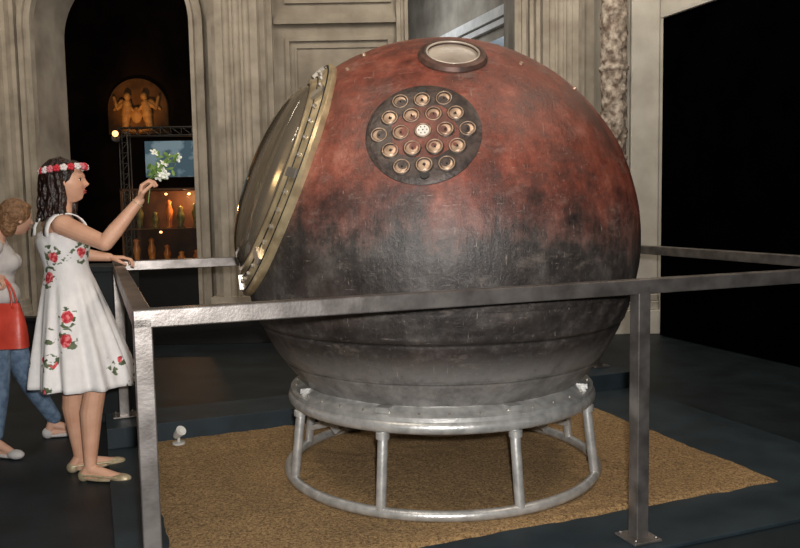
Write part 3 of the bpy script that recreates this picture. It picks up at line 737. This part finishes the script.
for a,t in zip(an,toe):
    dr=(t-a);dr.z=0;dr.normalize(); heel=a-dr*.035;heel.z=.034; g.capsule(a+V((0,0,.05)),.034,heel,.028); g.capsule(a,.030,t,.022); g.capsule(heel,.028,t,.022)
g.obj('body',M_skin2,w2,remesh=.0035,sm=3)
g=MB()
g.ell(at(pel,.92),(.130,.170,.13),RR)
for s,k,a in zip((-1,1),kn,an):
    g.capsule(at(pel,.88,0,.085*s),.098,k,.066); g.capsule(k,.066,k.lerp(a,.3),.062); g.capsule(k.lerp(a,.3),.062,a+V((0,0,.05)),.046)
g.obj('jeans',M_jean,w2,remesh=.006,sm=4)
g=MB()
g.ell(at(pel,.98),(.140,.178,.11),RR); g.ell(at(pel,1.08),(.112,.142,.14),RR); g.ell(at(ctr,1.18),(.120,.155,.14),RR); g.ell(at(ctr,1.255,-.005),(.078,.160,.06),RR)
for s in(-1,1): g.ell(at(ctr,1.18,.08,.06*s),(.06,.06,.06),RR)
g.capsule(shR,.058,shR.lerp(elR,.2),.056); g.capsule(shL,.058,shL.lerp(elL,.3),.054)
g.obj('white_top',M_white,w2,remesh=.006,sm=4)
g=MB()
for a,t in zip(an,toe):
    dr=(t-a);dr.z=0;dr.normalize(); sd=V((-dr.y,dr.x,0)); rt=Matrix(((dr.x,sd.x,0),(dr.y,sd.y,0),(0,0,1)))
    g.ell(t+dr*.01,(.06,.038,.029),rt); hl=a-dr*.04; hl.z=.035; g.ell(hl,(.038,.036,.038),rt); md=(t+hl)/2; md.z=.017; g.ell(md,(.115,.036,.017),rt)
g.obj('slip_on_shoes',M_white,w2,remesh=.004,sm=2)
T,rot=head('face',at(ctr,1.455,.13),math.radians(45),math.radians(10),0,M_skin2,M_blond,w2,.92)
g=MB(); g.ell(T((-.020,0,.028)),(.096,.086,.098),rot); g.ell(T((-.07,0,-.03)),(.05,.072,.075),rot); g.ell(T((.02,0,.085)),(.06,.062,.030),rot)
g.ell(T((-.05,0,-.06)),(.05,.070,.07),rot); g.obj('hair',M_blond,w2,remesh=.005,sm=1)
# handbag
hb=empty('handbag',W2+(wrR+V((.045,.02,-.265)))*S2); hb.scale=(S2,)*3
g=MB(); pr=[]
n=28
for i in range(13):
    t=i/12; z=-.16+.26*t; w_=.150-.035*t+.01*math.sin(math.pi*t); d_=.062-.045*t+.012*math.sin(math.pi*t)
    pr.append([(w_*math.copysign(abs(math.cos(2*math.pi*k/n))**.5,math.cos(2*math.pi*k/n)),d_*math.copysign(abs(math.sin(2*math.pi*k/n))**.6,math.sin(2*math.pi*k/n)),z) for k in range(n)])
v=[p for r_ in pr for p in r_]; f=[(i*n+k,i*n+(k+1)%n,(i+1)*n+(k+1)%n,(i+1)*n+k) for i in range(12) for k in range(n)]+[tuple(range(n))[::-1],tuple(range(12*n,13*n))]
g.add(v,f)
g.obj('bag_body',M_red,hb,autos=60)
g=MB()
for yy in(-.03,.03):
    g.tube([V((-.09,yy*.6,.07))]+[V((-.085*math.cos(math.pi*i/12),yy*(1-.7*math.sin(math.pi*i/12)),.09+.165*math.sin(math.pi*i/12))) for i in range(13)]+[V((.09,yy*.6,.07))],.006,8)
g.obj('bag_handles',M_red,hb,smooth=True)
# ---------------------------------------------------------------- lights
def light(name,kind,loc_,power,color,target=None,size=.1,spot=60,blend=.6):
    d=bpy.data.lights.new(name,kind); d.energy=power; d.color=color
    o=bpy.data.objects.new(name,d); scene.collection.objects.link(o); o.location=loc_
    if kind=='AREA': d.size=size
    else: d.shadow_soft_size=size
    if kind=='SPOT': d.spot_size=math.radians(spot); d.spot_blend=blend
    if target: o.rotation_euler=(V(target)-V(loc_)).to_track_quat('-Z','Y').to_euler()
    return o
light('camera_flash','SPOT',(.06,-.02,1.66),620,(1,.96,.92),(0.1,5,1.25),.04,85,.5)
light('capsule_spot','SPOT',(-1.8,1.8,5.2),260,(1,.84,.66),(-.1,4.4,1.8),.15,36,.8)
light('ceiling_lamp_front','AREA',(-1.2,2.2,5.5),45,(1,.88,.74),(.2,4.6,1.0),.8)
light('ceiling_lamp_side','AREA',(2.6,3.6,5.5),65,(1,.82,.66),(.3,4.6,1.0),.8)
light('wall_wash_left','AREA',(-3.5,6.8,5.8),80,(1,.88,.73),(-3.4,10,2.8),1.5)
light('wall_wash_right','AREA',(1.2,6.8,5.8),98,(1,.91,.79),(1.4,10,2.8),1.5)
light('relief_lamp','SPOT',(-5.35,15.4,2.8),55,(1,.50,.16),(-5.40,16.9,3.7),.05,50,1)
light('booth_lamp','POINT',(-3.2,12.05,1.72),11,(1,.48,.18),None,.05)
light('corridor_lamp','POINT',(-.2,12.5,4.5),60,(.85,.92,1),None,.3)
w=bpy.data.worlds.new('world'); scene.world=w; w.use_nodes=True
w.node_tree.nodes['Background'].inputs[0].default_value=(.9,.78,.66,1); w.node_tree.nodes['Background'].inputs[1].default_value=.02
